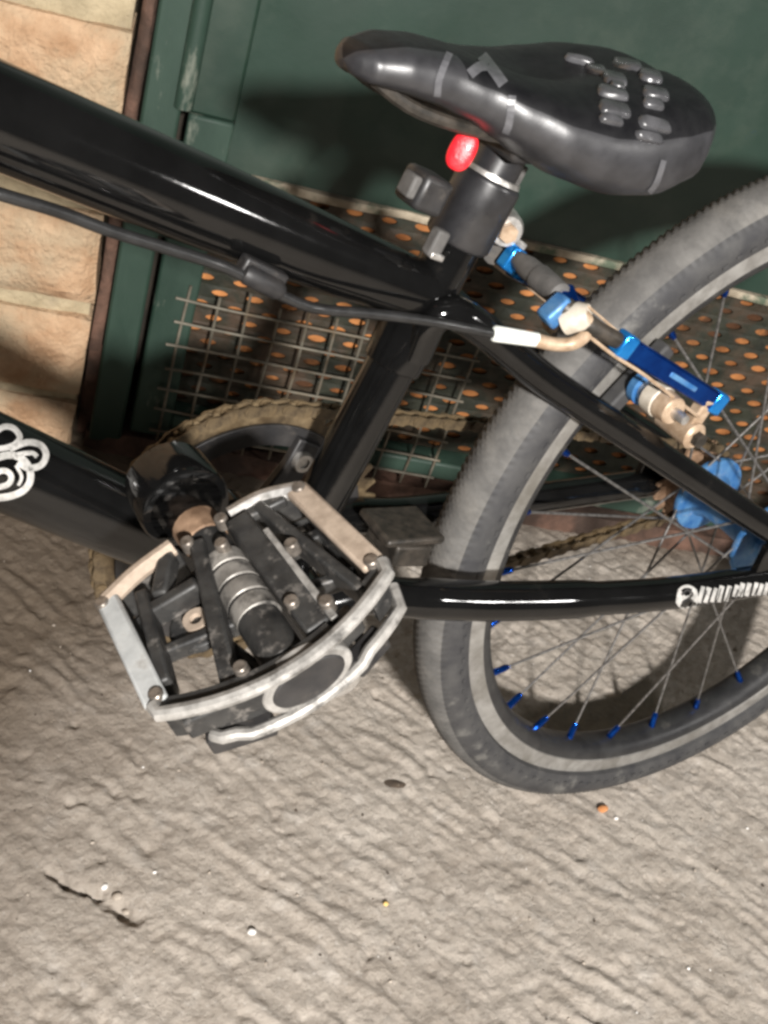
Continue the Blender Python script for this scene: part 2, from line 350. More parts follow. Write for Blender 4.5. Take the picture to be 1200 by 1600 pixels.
# frame of the door
df = tag(wall_root('door_frame', -.5), 'worn green wooden door post with rotten red-brown edge beside the stone wall', 'door frame')
def wbox(name, u0, u1, v0, v1, o0, o1, m, parent, off=0.0, bevel=.0015):
    mb = MB(); mb.box(((u0 + u1) / 2 - off, -(o0 + o1) / 2, (v0 + v1) / 2), ((u1 - u0) / 2, 0, 0), (0, (o1 - o0) / 2, 0), (0, 0, (v1 - v0) / 2))
    return mb.build(name, m, parent, bevel=bevel)
mb = MB(); rough_block(mb, EDGE + .5 + .001, -.5185 + .5, .118, 1.28, -.004, .06, 77, .004, 5, .004); mb.build('edge_strip', 'redwood', df)
mb = MB(); rough_block(mb, EDGE + .5 + .001, -.5055 + .5, .0, .116, .012, .06, 79, .005, 5, .004); mb.build('rotten_foot', 'redwood', df)
wbox('post', -.5180, -.4845, .010, 1.28, -.05, .006, 'green_worn', df, -.5, .003)
wbox('backing_board', -.500, -.470, .0, 1.28, -.09, -.055, 'dark', df, -.5)
# door leaf
gd = tag(wall_root('green_door', 0.0), 'dark green painted door leaf with open grille at its foot', 'door')
wbox('stile', -.4775, -.4365, .028, .3795, -.03, .004, 'green_worn', gd, 0, .003)
wbox('stile', -.4775, -.4365, .3805, 1.28, -.03, .004, 'green', gd, 0, .003)
mb = MB(); mb.tube([(-.4835, -.004, .384 + .9 * i / 10) for i in range(11)], .0085, 14); mb.build('cover_moulding', 'green_worn', gd)
# panel sheet, very slightly dished, with its weathered lower edge
mb = MB(); nxp, nzp = 60, 50; vs = []; fs = []
for j in range(nzp + 1):
    for i in range(nxp + 1):
        u = -.4365 + (1.15) * i / nxp; v = .3365 + .94 * j / nzp
        vs.append((u, (float(fbm(np.array([u * 6.]), np.array([v * 6.]), 3, 9)[0]) - .5) * .004, v))
for j in range(nzp):
    for i in range(nxp): a = j * (nxp + 1) + i; fs.append((a, a + 1, a + nxp + 2, a + nxp + 1))
mb.add(vs, fs); mb.build('panel', 'green', gd)
mb = MB(); rough_block(mb, -.4365, .7135, .3285, .3360, -.004, .02, 31, .0012, 40, .001); mb.build('weathered_bottom_edge', 'rawedge', gd)
wbox('bottom_rail', -.4365, .72, .036, .058, -.03, .004, 'green_worn', gd, 0, .003)
wbox('hanging_stile', .66, .71, .060, .326, -.03, .002, 'green_worn', gd, 0, .003)
wbox('dark_board', -.45, .72, -.02, .34, -.09, -.06, 'dark', gd)
# threshold
th = tag(wall_root('threshold', -.1), 'dirty brown rough threshold under the green door', 'threshold')
mb = MB(); rough_block(mb, -.42, .8, -.03, .022, -.012, .06, 91, .006, 50, .008); mb.build('threshold_block', 'redwood', th)
# perforated panel with lit board behind the holes
pp = tag(wall_root('perforated_panel', 0), 'dark green perforated metal panel showing orange board through its oval holes', 'panel')
def perforated(u0, u1, v0, v1, a, h, rx, rz, o):
    mb = MB(); n = 12; row = 0; v = v0; t = .0012
    while v + h <= v1 + 1e-6:
        u = u0 - (a / 2 if row % 2 else 0)
        while u < u1:
            cx, cz = u + a / 2, v + h / 2
            jx, jz = random.uniform(-.0012, .0012), random.uniform(-.0006, .0006); sx = random.uniform(.8, 1.1)
            vs = []; outer = [(a / 2, 0), (a / 2, h / 2), (a / 4, h / 2), (0, h / 2), (-a / 4, h / 2), (-a / 2, h / 2), (-a / 2, 0), (-a / 2, -h / 2), (-a / 4, -h / 2), (0, -h / 2), (a / 4, -h / 2), (a / 2, -h / 2)]
            for x, z in outer: vs.append((cx + x, -o, cz + z))
            for k in range(n):
                ang = [0, 25, 60, 90, 120, 155, 180, 205, 240, 270, 300, 335][k]
                vs.append((cx + jx + rx * sx * math.cos(R(ang)), -o - .0008, cz + jz + rz * sx * math.sin(R(ang))))
            for k in range(n): vs.append((vs[n + k][0], -o + t, vs[n + k][2]))
            fs = [(k, (k + 1) % n, n + (k + 1) % n, n + k) for k in range(n)] + [(n + k, n + (k + 1) % n, 2 * n + (k + 1) % n, 2 * n + k) for k in range(n)]
            mb.add(vs, fs); u += a
        v += h; row += 1
    return mb
perforated(-.45, .655, .060, .322, .036, .0145, .0094, .0040, -.022).build('perforated_plate', 'perf', pp, smooth=0)
wbox('orange_board', -.455, .66, .056, .330, -.034, -.0258, 'orange', pp)
# welded wire mesh in front
wm = tag(wall_root('wire_mesh', -.28), 'grey welded wire mesh fixed across the bottom grille of the door', 'wire mesh')
US = [-.4465 + .0300 * k for k in range(11)]; VS = [.0415 + .0262 * k for k in range(7)]
for k, u in enumerate(US):
    mb = MB(); top = .214 + random.uniform(-.006, .008)
    mb.tube(smoothpts([(u + .28 + random.uniform(-.0015, .0015), -.0075 + random.uniform(-.001, .001), z) for z in (.026, .08, .15, top)], 4), .0015, 8); mb.build('wire', 'wire', wm)
for k, v in enumerate(VS):
    mb = MB(); e = -.4570 + random.uniform(-.004, .004)
    mb.tube(smoothpts([(u + .28, -.0102 + random.uniform(-.001, .001), v + random.uniform(-.0018, .0018)) for u in (e, -.4, -.3, -.2, -.142)], 4), .0015, 8); mb.build('wire', 'wire', wm)

# ================================================================ BICYCLE
bike = empty('bicycle'); bike.rotation_euler = (-LEAN, 0, 0)
tag(bike, 'black bicycle with blue rear brake and hub leaning by the green door', 'bicycle')
Z0 = RT
HUB = Vector((0, 0, Z0)); BB = Vector((-.410, 0, Z0 - .001))
STA = R(73.9); SD = Vector((math.cos(STA), 0, math.sin(STA)))
def on_st(zrel): return BB + SD * ((zrel + .001) / SD.z)
def part(name, parent=None): return empty(name, (0, 0, 0), 0, parent or bike)

# ---- frame
fr = part('frame')
TT0 = Vector((-.590, 0, Z0 + .2718)); TTm = Vector((-.500, 0, Z0 + .2410)); TTe = Vector((-.356, 0, Z0 + .193))
HTt = Vector((-.822, 0, Z0 + .385)); HTb = Vector((-.858, 0, Z0 + .255))
tt0 = Vector((-.83, 0, Z0 + .3545))
mb = MB(); mb.tube([tt0, TT0, TTm, Vector((-.43, 0, Z0 + .2170)), TTe], [.0215, .0215, .0212, .0195, .0165], 32); top_tube = mb.build('top_tube', 'paint', fr)
DTa = Vector((-.845, 0, Z0 + .266)); mb = MB(); mb.tube([DTa, Vector((-.581, 0, Z0 + .1033)), Vector((-.501, 0, Z0 + .0546)), BB], [.0225, .0228, .0222, .021], 32); down_tube = mb.build('down_tube', 'paint', fr)
mb = MB(); mb.tube([BB, on_st(.10), on_st(.205), on_st(.238)], .0148, 28); mb.build('seat_tube', 'paint', fr)
mb = MB(); cyl(mb, BB + Vector((0, -.036, 0)), BB + Vector((0, .036, 0)), .0255, 32); mb.build('bottom_bracket_shell', 'paint', fr, bevel=.0015)
mb = MB(); cyl(mb, HTb, HTt, .024, 28); mb.build('head_tube', 'paint', fr)
def mir(v): return Vector((v.x, -v.y, v.z))
stay = [P(704, 486, -.018), P(850, 592, -.028), P(1000, 692, -.042), P(1180, 812, -.060), P(1252, 858, -.067)]
cstay = [BB + Vector((.006, -.026, .0)), P(560, 930, -.034), P(640, 934, -.044), P(750, 939, -.049), P(900, 936, -.057), P(1060, 925, -.064), P(1246, 897, -.068)]
for s in (-1, 1):
    q = stay if s < 0 else [mir(v) for v in stay]
    mb = MB(); mb.tube(smoothpts([on_st(.155) + Vector((.004, q[0].y * .6, .006))] + q, 5), .0098, 20); mb.build('seat_stay', 'paint', fr)
    q = cstay if s < 0 else [mir(v) for v in cstay]
    mb = MB(); mb.tube(smoothpts(q, 5), [.0125] * 11 + [.0132] * 10 + [.0118] * 10, 20); chain_stay = mb.build('chain_stay', 'paint', fr) if s < 0 else mb.build('chain_stay', 'paint', fr)
    if s < 0: near_cs = chain_stay
    mb = MB(); mb.prism([(-.05, .025), (-.03, .033), (.02, .018), (.024, -.016), (-.02, -.02), (-.05, -.012)], HUB + Vector((0, s * .0675, 0)), (1, 0, 0), (0, 0, 1), (0, 1, 0), .0032); mb.build('dropout', 'paint', fr, bevel=.001)
# lug collar where the stays meet the seat tube, small bridge plate behind the bracket
mb = MB(); mb.tube([on_st(.150), on_st(.172), on_st(.196)], [.0172, .0185, .0160], 28); mb.build('seat_lug', 'paint', fr, bevel=.001)
kp = P(628, 822, 0)
mb = MB(); mb.box(kp, (.022, 0, -.0015), (0, .019, 0), (.0006, 0, .0028)); mb.build('stand_plate', 'greasy', fr, bevel=.002)
mb = MB(); mb.box(kp + Vector((.001, 0, -.012)), (.014, 0, -.002), (0, .018, 0), (0, 0, .008)); mb.build('plate_clamp', 'greasy', fr, bevel=.002)
mb = MB(); mb.tube([stay[1] + Vector((.004, 0, -.004)), mir(stay[1]) + Vector((.004, 0, -.004))], .006, 14); mb.build('stay_bridge', 'paint', fr)

# ---- flat prints on tubes (rays onto the tube surface)
def bvh_of(o):
    dg = bpy.context.evaluated_depsgraph_get(); return BVHTree.FromObject(o, dg)
def hit(bvh, px, py):
    o = BINV @ CAM; d = (BINV.to_3x3() @ ray(px, py)).normalized()
    l, n, i, ds = bvh.ray_cast(o, d)
    return (l, n) if l is not None else (None, None)
def ribbon(mb, bvh, pts, width, lift=.0005, k=5):
    pts = [Vector((p[0], p[1], 0)) for p in pts]; sp = smoothpts(pts, k) if len(pts) > 2 else [pts[0].lerp(pts[1], t / 6) for t in range(7)]
    prev = None
    for i, p in enumerate(sp):
        t = (sp[min(i + 1, len(sp) - 1)] - sp[max(i - 1, 0)]); t = t.normalized() if t.length else Vector((1, 0, 0)); n = Vector((-t.y, t.x, 0))
        cur = []
        for e in (-1, -.33, .33, 1):
            q = p + n * width / 2 * e; l, nn = hit(bvh, q.x, q.y)
            if l is None: cur = None; break
            cur.append(l + nn * lift)
        if prev and cur: mb.add(prev + cur, [(0, 1, 5, 4), (1, 2, 6, 5), (2, 3, 7, 6)])
        prev = cur
bpy.context.view_layer.update()
bv = BVHTree.FromPolygons([v.co for v in down_tube.data.vertices], [p.vertices for p in down_tube.data.polygons])
mb = MB()
for s_, w_ in (([(-14, 680), (4, 668), (20, 670), (30, 684), (20, 696), (0, 701), (-14, 698)], 9), ([(14, 702), (40, 692), (62, 696), (71, 711), (63, 727), (43, 731), (27, 722)], 10),
               ([(22, 711), (48, 708), (57, 714)], 7), ([(-14, 718), (12, 711), (32, 716), (45, 732), (46, 752), (34, 767), (12, 775), (-14, 777)], 11), ([(-14, 742), (2, 735), (13, 738), (17, 747), (10, 757), (-14, 762)], 9), ([(24, 727), (33, 744), (28, 758)], 5)):
    ribbon(mb, bv, s_, w_)
mb.build('down_tube_lettering', 'decal', down_tube if False else fr, smooth=60)
bv = BVHTree.FromPolygons([v.co for v in near_cs.data.vertices], [p.vertices for p in near_cs.data.polygons])
mb = MB()
def blob(cx, cy, rx, ry, n=18):
    c, nn = hit(bv, cx, cy); vs = [c + nn * .0005]
    for k in range(n):
        a = 2 * math.pi * k / n; q = 1.0; l = None
        while l is None: l, n2 = hit(bv, cx + q * rx * math.cos(a) * random.uniform(.92, 1.06), cy + q * ry * math.sin(a)); q *= .93
        vs.append(l + n2 * .0005)
    mb.add(vs, [(0, 1 + k, 1 + (k + 1) % n) for k in range(n)])
blob(1073, 934, 18, 20)
x = 1093
ribbon(mb, bv, [(1090, 935), (1130, 935), (1180, 931), (1232, 926)], 29, .0005)
while x < 1225:                                  # ragged tops and feet of the running script
    y = 935 - (x - 1090) * .06
    ribbon(mb, bv, [(x - 3, y + 17 + random.uniform(-2, 3)), (x, y), (x + 5, y - 17 - random.uniform(-3, 3))], random.uniform(5, 8), .0006, k=3); x += random.uniform(8, 12)
mb.build('chain_stay_lettering', 'decal', fr, smooth=60)
mb = MB(); x = 1097
ribbon(mb, bv, [(1064, 930), (1072, 922), (1081, 928), (1074, 935), (1066, 941), (1073, 949), (1082, 942), (1076, 934)], 3.2, .0009)
while x < 1226:
    y = 935 - (x - 1090) * .06
    ribbon(mb, bv, [(x - 3, y + 11 + random.uniform(-3, 3)), (x + 1, y + 1), (x + 6, y - 12 + random.uniform(-3, 3))], random.uniform(1.0, 2.0), .0010, k=3); x += random.uniform(7, 17)
mb.build('lettering_gaps', 'plastic', fr, smooth=60)

# ---- seat post, clamp, reflector
mb = MB(); mb.tube([on_st(.19), on_st(.26), on_st(.298)], .0135, 28); mb.build('seat_post', 'satin', bike)
cl = part('seat_clamp')
c0, c1 = on_st(.2255), on_st(.259)
mb = MB(); mb.tube([c0 + SD * -.003, c0, c1, c1 + SD * .0015], [.0166, .0186, .0186, .0172], 32); mb.build('collar', 'satin', cl, bevel=.001)
mb = MB(); mb.tube([c1 + SD * .0016, c1 + SD * .0042], [.0172, .0165], 32); mb.build('collar_lip', 'silver', cl)
e = P(662, 297, -.006); mb = MB(); mb.box(e, SD * .0095, Vector((SD.z, 0, -SD.x)) * .0095, (0, .011, 0)); mb.build('bolt_ear', 'plastic', cl, bevel=.003)
e2 = P(640, 288, -.008); mb = MB(); mb.box(e2, SD * .0060, Vector((SD.z, 0, -SD.x)) * .0028, (0, .006, 0)); mb.build('bolt_end', 'boot', cl, bevel=.0015)
e3 = P(681, 379, -.014); mb = MB(); mb.box(e3, SD * .0075, Vector((SD.z, 0, -SD.x)) * .0042, (0, .004, 0)); mb.build('cable_stop', 'boot', cl, bevel=.0015)
mb = MB(); e4 = P(678, 398, -.015); mb.box(e4, SD * .0018, Vector((SD.z, 0, -SD.x)) * .0045, (0, .004, 0)); mb.build('cable_stop_ring', 'silver', cl, bevel=.0008)
e5 = P(802, 272, .006); mb = MB(); mb.box(e5, SD * .0068, Vector((SD.z, 0, -SD.x)) * .0030, (0, .006, 0)); mb.build('clip_tab', 'boot', cl, bevel=.001)
rc = P(722, 236, -.019)
mb = MB(); vs = []; tocam = (BINV @ CAM - rc).normalized(); s1 = SD; s2 = tocam.cross(s1).normalized(); s1 = s2.cross(tocam).normalized()
nn_ = 24; prof = [(1.0, -.5), (1.0, .15), (.96, .35), (.82, .58), (.6, .74), (.3, .84), (.02, .87)]
for rr, hh in prof:
    for k in range(nn_):
        a = 2 * math.pi * k / nn_; ca, sa = math.cos(a), math.sin(a)
        pw = .82; ex = math.copysign(abs(ca) ** pw, ca) * .0068; ez = math.copysign(abs(sa) ** pw, sa) * .0100
        vs.append(rc + s2 * ex * rr + s1 * ez * rr + tocam * hh * .0032)
fs = [(j * nn_ + k, j * nn_ + (k + 1) % nn_, (j + 1) * nn_ + (k + 1) % nn_, (j + 1) * nn_ + k) for j in range(len(prof) - 1) for k in range(nn_)] + [tuple(range(nn_))]
mb.add(vs, fs); rl = mb.build('red_light', 'red', bike); rl['label'] = 'small round red light clipped on the seat post'

# ---- saddle
sd = part('saddle')
SEC = [(-.4510, .001, .3128, .3118), (-.4502, .0060, .3155, .3092), (-.4475, .0118, .3182, .3065), (-.440, .0185, .3205, .3045), (-.420, .0260, .3235, .3035), (-.395, .0305, .3230, .3005), (-.372, .0385, .3200, .2965), (-.350, .0515, .3165, .2905),
       (-.325, .0640, .3140, .2825), (-.295, .0705, .3135, .2755), (-.265, .0725, .3160, .2710), (-.235, .0715, .3190, .2715), (-.205, .0660, .3185, .2790), (-.185, .0540, .3150, .2870), (-.172, .0350, .3090, .2945), (-.1665, .014, .3040, .2985), (-.1655, .002, .3025, .301)]
def _t(x): return (x + .447) / .28
SEC = [(-.447 + (x + .447) * .78 + .0093, h * .964, zt + .0099 * _t(x), zb - .0078 * _t(x)) for x, h, zt, zb in SEC]
SX0, SX1 = SEC[0][0], SEC[-1][0]
def sec_at(x):
    for i in range(len(SEC) - 1):
        if SEC[i][0] <= x <= SEC[i + 1][0]:
            t = (x - SEC[i][0]) / (SEC[i + 1][0] - SEC[i][0]); p0 = SEC[max(i - 1, 0)]; p1 = SEC[i]; p2 = SEC[i + 1]; p3 = SEC[min(i + 2, len(SEC) - 1)]
            return tuple(p1[k] + (p2[k] - p1[k]) * (t * t * (3 - 2 * t) * .4 + t * .6) for k in (1, 2, 3))
nx_, nr_ = 90, 40; vs = []
for i in range(nx_ + 1):
    t = i / nx_; x = SX0 + (SX1 - SX0) * (t + .08 * math.sin(2 * math.pi * t) * -1); x = min(max(x, SX0), SX1)
    hw, zt, zb = sec_at(x)
    for k in range(nr_):
        a = 2 * math.pi * k / nr_; ca, sa = math.cos(a), math.sin(a)
        y = hw * math.copysign(abs(ca) ** .72, ca)
        zmid = zb + (zt - zb) * .46
        if sa >= 0: z = zmid + (zt - zmid) * abs(sa) ** .75
        else: z = zmid - (zmid - zb) * abs(sa) ** .55 * (1 if abs(ca) > .25 else .85)
        # flatter skirt tucked in at the bottom
        if sa < 0: y *= 1 - .10 * abs(sa)
        # pressure channel and dished middle
        if sa > 0:
            g = math.exp(-((x + .316) / .034) ** 2) * math.exp(-(y / .016) ** 2); z -= .0075 * g
            g2 = math.exp(-((x + .262) / .035) ** 2) * math.exp(-(y / .006) ** 2); z -= .003 * g2
        th_ = .0644; xr = -.35 + (x + .35) * math.cos(th_) - y * math.sin(th_); yr = (x + .35) * math.sin(th_) + y * math.cos(th_)
        vs.append((xr, yr, z + Z0))
fs = [(i * nr_ + k, i * nr_ + (k + 1) % nr_, (i + 1) * nr_ + (k + 1) % nr_, (i + 1) * nr_ + k) for i in range(nx_) for k in range(nr_)]
fs += [tuple(range(nr_ - 1, -1, -1)), tuple(range(nx_ * nr_, (nx_ + 1) * nr_))]
mb = MB(); mb.add(vs, fs); mb.mi = [0] * len(fs)
for q, f in enumerate(fs):
    zz = sum(vs[i][2] for i in f) / len(f); xx = sum(vs[i][0] for i in f) / len(f)
    k = f[0] % nr_; a = 360 * (k + .5) / nr_
    if (22 if xx > -.39 else 60) < a < (158 if xx > -.39 else 120): mb.mi[q] = 1
shell = mb.build('saddle_cover', ['saddle', 'saddle_top'], sd, smooth=60)
bvS = BVHTree.FromPolygons([v.co for v in shell.data.vertices], [p.vertices for p in shell.data.polygons])
for pts, w_ in (([(702, 84), (686, 122), (683, 150)], 11), ([(800, 150), (796, 190), (790, 208)], 12), ([(1036, 250), (1026, 282), (1014, 300)], 9)):
    mb = MB(); ribbon(mb, bvS, pts, w_, .0006); mb.build('seam_band', 'saddle_grey', sd, smooth=60)
mb = MB(); ribbon(mb, bvS, [(752, 88), (768, 108), (786, 133)], 17, .0006); ribbon(mb, bvS, [(733, 117), (748, 106), (760, 104)], 16, .0006); mb.build('side_print', 'saddle_grey', sd, smooth=60)
for cx, cy, w_, h_ in ((960, 172, 46, 20), (954, 189, 34, 13), (1022, 196, 46, 20), (1013, 215, 38, 16), (957, 147, 46, 15), (1024, 148, 38, 16), (1020, 164, 30, 14), (960, 125, 36, 15), (1016, 121, 34, 15), (980, 103, 44, 12), (931, 111, 32, 11), (905, 96, 44, 9), (964, 137, 22, 9)):
    rings = []; ok = True
    for sc_, li in ((1.10, -.0008), (1.02, .0016), (.84, .0026)):
        ring = []
        for k in range(12):
            a = 2 * math.pi * k / 12; ex = math.copysign(abs(math.cos(a)) ** .5, math.cos(a)) * w_ / 2 * sc_; ez = math.copysign(abs(math.sin(a)) ** .5, math.sin(a)) * h_ / 2 * sc_
            l, n = hit(bvS, cx + ex + .25 * ez, cy + ez + .22 * ex)
            if l is None: ok = False; break
            ring.append(l + n * li)
        if not ok: break
        rings.append(ring)
    if ok:
        mb = MB(); mb.add(rings[0] + rings[1] + rings[2], [(j * 12 + k, j * 12 + (k + 1) % 12, (j + 1) * 12 + (k + 1) % 12, (j + 1) * 12 + k) for j in range(2) for k in range(12)] + [tuple(range(24, 36))])
        mb.build('stud', 'stud', sd, smooth=50)
mb = MB()
for s in (-1, 1): mb.tube(smoothpts([(-.425, s * .010, Z0 + .306), (-.40, s * .018, Z0 + .295), (-.35, s * .022, Z0 + .288), (-.30, s * .022, Z0 + .288), (-.27, s * .03, Z0 + .292), (-.255, s * .035, Z0 + .298)], 5), .0035, 10)
mb.build('rails', 'greasy', sd)
mb = MB(); mb.box(on_st(.287), (.018, 0, 0), (0, .027, 0), (0, 0, .011)); mb.build('rail_clamp', 'plastic', sd, bevel=.003)

# ---- wheel
def make_wheel(name):
    w = empty(name, HUB, 0, bike)
    NK = 300; sub = 4; n = NK * sub
    # tyre section: (radius, half-width) from bead to bead; knob rows near the tread centre
    prof = []
    ang = [-138, -120, -100, -82, -66, -52, -40, -28, -18, -9, 0, 9, 18, 28, 40, 52, 66, 82, 100, 120, 138]
    rc_, ra, wa = .2722, .0200, .0215
    vs = []; fs = []; mi = []
    m_ = len(ang)
    for k in range(n):
        th_ = 2 * math.pi * k / n
        for j, a in enumerate(ang):
            aa = R(a); r = rc_ + ra * math.cos(aa); y = wa * math.sin(aa)
            if abs(a) == 120: r, y = .2622, math.copysign(.0188, a)
            if abs(a) == 138: r, y = .2608, math.copysign(.0148, a)
            if abs(a) < 46:
                ph = (k + (sub // 2 if (j % 2) else 0)) % sub; bumpy = .0008 if ph < 2 else -.0006
                if 22 < abs(a) < 46: bumpy *= 1.5
                r += bumpy * math.cos(aa); y += bumpy * math.sin(aa)
            vs.append((r * math.cos(th_), y, r * math.sin(th_)))
    vs_in = []
    for k in range(n):
        for j in range(m_ - 1):
            k2 = (k + 1) % n; fs.append((k * m_ + j, k2 * m_ + j, k2 * m_ + j + 1, k * m_ + j + 1)); mi.append(0 if 5 <= j <= m_ - 7 else 1)
    mb = MB(); mb.add(vs, fs); mb.mi = mi; mb.build('tyre', ['rubber', 'rubber_side'], w, smooth=50)
    mb = MB()                                  # little shoulder lugs moulded on the sidewall
    for k in range(150):
        a = 2 * math.pi * k / 150; d = Vector((math.cos(a), 0, math.sin(a))); tg = Vector((-d.z, 0, d.x)); r_l = .2685 + .0012 * (k % 2)
        for s in (-1, 1): mb.box(d * r_l + Vector((0, s * .0208, 0)), d * .0011, tg * .0022, (0, .0011, 0))
    mb.build('sidewall_lugs', 'rubber_side', w, smooth=0, kind='stuff')
    # rim
    t_ = .0155
    mb = MB(); mb.lathe([(.2605, -t_ + .003), (.2612, -t_ + .001), (.2606, -t_), (.2480, -t_ - .0003), (.2474, -t_ + .001)], 160); mb.lathe([(.2605, t_ - .003), (.2612, t_ - .001), (.2606, t_), (.2480, t_ + .0003), (.2474, t_ - .001)], 160)
    mb.build('brake_track', 'track', w, smooth=40)
    mb = MB(); mb.lathe([(.259, -t_ + .0012), (.2465, -t_ + .0008), (.2400, -.0125), (.2365, -.0075), (.2358, 0), (.2365, .0075), (.2400, .0125), (.2465, t_ - .0008), (.259, t_ - .0012)], 160); mb.build('rim', 'rimblack', w, smooth=40)
    # hub
    h = mb = MB(); mb.lathe([(.004, -.040), (.013, -.040), (.014, -.036), (.033, -.0355), (.0335, -.0345), (.0335, -.0315), (.033, -.0305), (.020, -.029), (.016, -.022), (.015, 0), (.016, .022), (.020, .029), (.033, .0305), (.0335, .0315), (.0335, .0345), (.033, .0355), (.014, .036), (.013, .040), (.004, .040)], 48)
    mb.build('hub', 'blue_dull', w, smooth=30)
    mb = MB(); cyl(mb, (0, -.083, 0), (0, .083, 0), .0048, 12); mb.lathe([(.0, -.076), (.0088, -.076), (.0095, -.0735), (.0095, -.071), (.0, -.071)], 6); mb.lathe([(.0, .076), (.0088, .076), (.0095, .0735), (.0095, .071), (.0, .071)], 6); mb.build('axle', 'silver', w, smooth=30)
    NS = 28; sp_me = None
    for k in range(NS):
        a = R(-149.4 + 360 / NS * k); side = -1 if k % 2 == 0 else 1; lead = 1 if (k // 2) % 2 == 0 else -1
        ah = a + lead * R(62); p0 = Vector((.029 * math.cos(ah), side * .033, .029 * math.sin(ah))); p1 = Vector((.2375 * math.cos(a), 0, .2375 * math.sin(a))); d = p1 - p0
        L_ = d.length; q = d.to_track_quat('Z', 'Y')
        if sp_me is None:
            mb = MB(); cyl(mb, (0, 0, 0), (0, 0, L_ - .010), .00105, 8); s_o = mb.build('spoke', 'spoke', w); sp_me = s_o.data
            mb = MB(); mb.tube([(0, 0, L_ - .016), (0, 0, L_ - .0135), (0, 0, L_ - .003), (0, 0, L_ + .001)], [.0018, .0026, .0028, .0034], 10); n_o = mb.build('nipple', 'blue', w); np_me = n_o.data
        else:
            s_o = bpy.data.objects.new('spoke', sp_me); col.objects.link(s_o); s_o.parent = w
            n_o = bpy.data.objects.new('nipple', np_me); col.objects.link(n_o); n_o.parent = w
        for o in (s_o, n_o): o.location = p0; o.rotation_mode = 'QUATERNION'; o.rotation_quaternion = q
    return w
rear = make_wheel('rear_wheel')
fw = copy_tree(rear, bike); fw.name = 'front_wheel'; fw.location = (-.968, 0, Z0)
vz = Vector((.225, -.0185, -.115)).normalized()

# ---- drive train on the far side
RC, RS, CY = .0945, .0340, .054
cr = part('chainring')
mb = MB(); n = 48 * 6; vs = []; fs = []
for k in range(n):
    a = 2 * math.pi * k / n; ph = (k % 6); r = (.0910, .0910, .0945, .0987, .0987, .0945)[ph]
    for rr in (.0820, r):
        for y in (CY - .0011, CY + .0011): vs.append(BB + Vector((rr * math.cos(a), y, rr * math.sin(a))))
for k in range(n):
    a = k * 4; b = ((k + 1) % n) * 4
    fs += [(a, a + 2, b + 2, b), (a + 1, b + 1, b + 3, a + 3), (a + 2, a + 3, b + 3, b + 2), (a, b, b + 1, a + 1)]
mb.add(vs, fs); mb.build('toothed_ring', 'gold', cr, smooth=25)
mb = MB(); mb.lathe([(.0700, CY - .0045), (.0845, CY - .0045), (.0845, CY - .0018), (.0700, CY - .0018)], 96, BB, True); mb.build('guard_ring', 'plastic', cr, bevel=.0006)
mb = MB(); cyl(mb, BB + Vector((0, CY - .010, 0)), BB + Vector((0, CY + .002, 0)), .026, 32); mb.build('spider_hub', 'plastic', cr, bevel=.002)
for k in range(5):
    a = R(72 * k + 66); d = Vector((math.cos(a), 0, math.sin(a)))
    mb = MB(); s_ = Vector((-math.sin(a), 0, math.cos(a)))
    mb.prism([(.018, -.013), (.060, -.0085), (.079, -.010), (.079, .010), (.060, .0085), (.018, .013)], BB + Vector((0, CY - .0065, 0)), d, s_, (0, 1, 0), .0034); arm = mb.build('spider_arm', 'plastic', cr, bevel=.0012)
    mb = MB(); c = BB + d * .066 + Vector((0, CY - .0115, 0)); mb.lathe([(.0, -.001), (.0035, -.001), (.0038, -.0025), (.0062, -.0025), (.0070, 0), (.0070, .004), (0, .004)], 16, c); mb.build('chainring_bolt', 'silver', cr)
# freewheel
mb = MB(); n = 17 * 6; vs = []; fs = []; fc = HUB
for k in range(n):
    a = 2 * math.pi * k / n; r = (.0305, .0305, .034, .038, .038, .034)[k % 6]
    for rr in (.012, r):
        for y in (CY - .0012, CY + .0012): vs.append(fc + Vector((rr * math.cos(a), y, rr * math.sin(a))))
for k in range(n):
    a = k * 4; b = ((k + 1) % n) * 4; fs += [(a, a + 2, b + 2, b), (a + 1, b + 1, b + 3, a + 3), (a + 2, a + 3, b + 3, b + 2), (a, b, b + 1, a + 1)]
mb.add(vs, fs); mb.lathe([(.011, .040), (.026, .040), (.027, CY + .004), (.011, CY + .004)], 40, fc, True); mb.build('freewheel', 'rust', bike, smooth=25)
# chain: links along the belt line of the two sprockets
ch = part('chain')
c1_, c2_ = Vector((BB.x, BB.z)), Vector((HUB.x, HUB.z)); D_ = c2_ - c1_; dl = D_.length; base = math.atan2(D_.y, D_.x); off = math.acos((RC - RS) / dl)
def pth():
    pts = []
    a0 = base + off; a1 = base - off + 2 * math.pi
    for k in range(200): a = a0 + (a1 - a0) * k / 199; pts.append(c1_ + Vector((math.cos(a), math.sin(a))) * RC)
    b0 = base - off; b1 = base + off
    for k in range(120): a = b0 + (b1 - b0) * k / 119; pts.append(c2_ + Vector((math.cos(a), math.sin(a))) * RS)
    return pts + [pts[0]]
pts = pth(); cum = [0]
for i in range(len(pts) - 1): cum.append(cum[-1] + (pts[i + 1] - pts[i]).length)
NLk = int(round(cum[-1] / .0127 / 2)) * 2; pitch = cum[-1] / NLk
def at_len(s):
    s = s % cum[-1]; i = np.searchsorted(cum, s) - 1; i = max(i, 0); t = (s - cum[i]) / max(cum[i + 1] - cum[i], 1e-9); return pts[i].lerp(pts[i + 1], t)
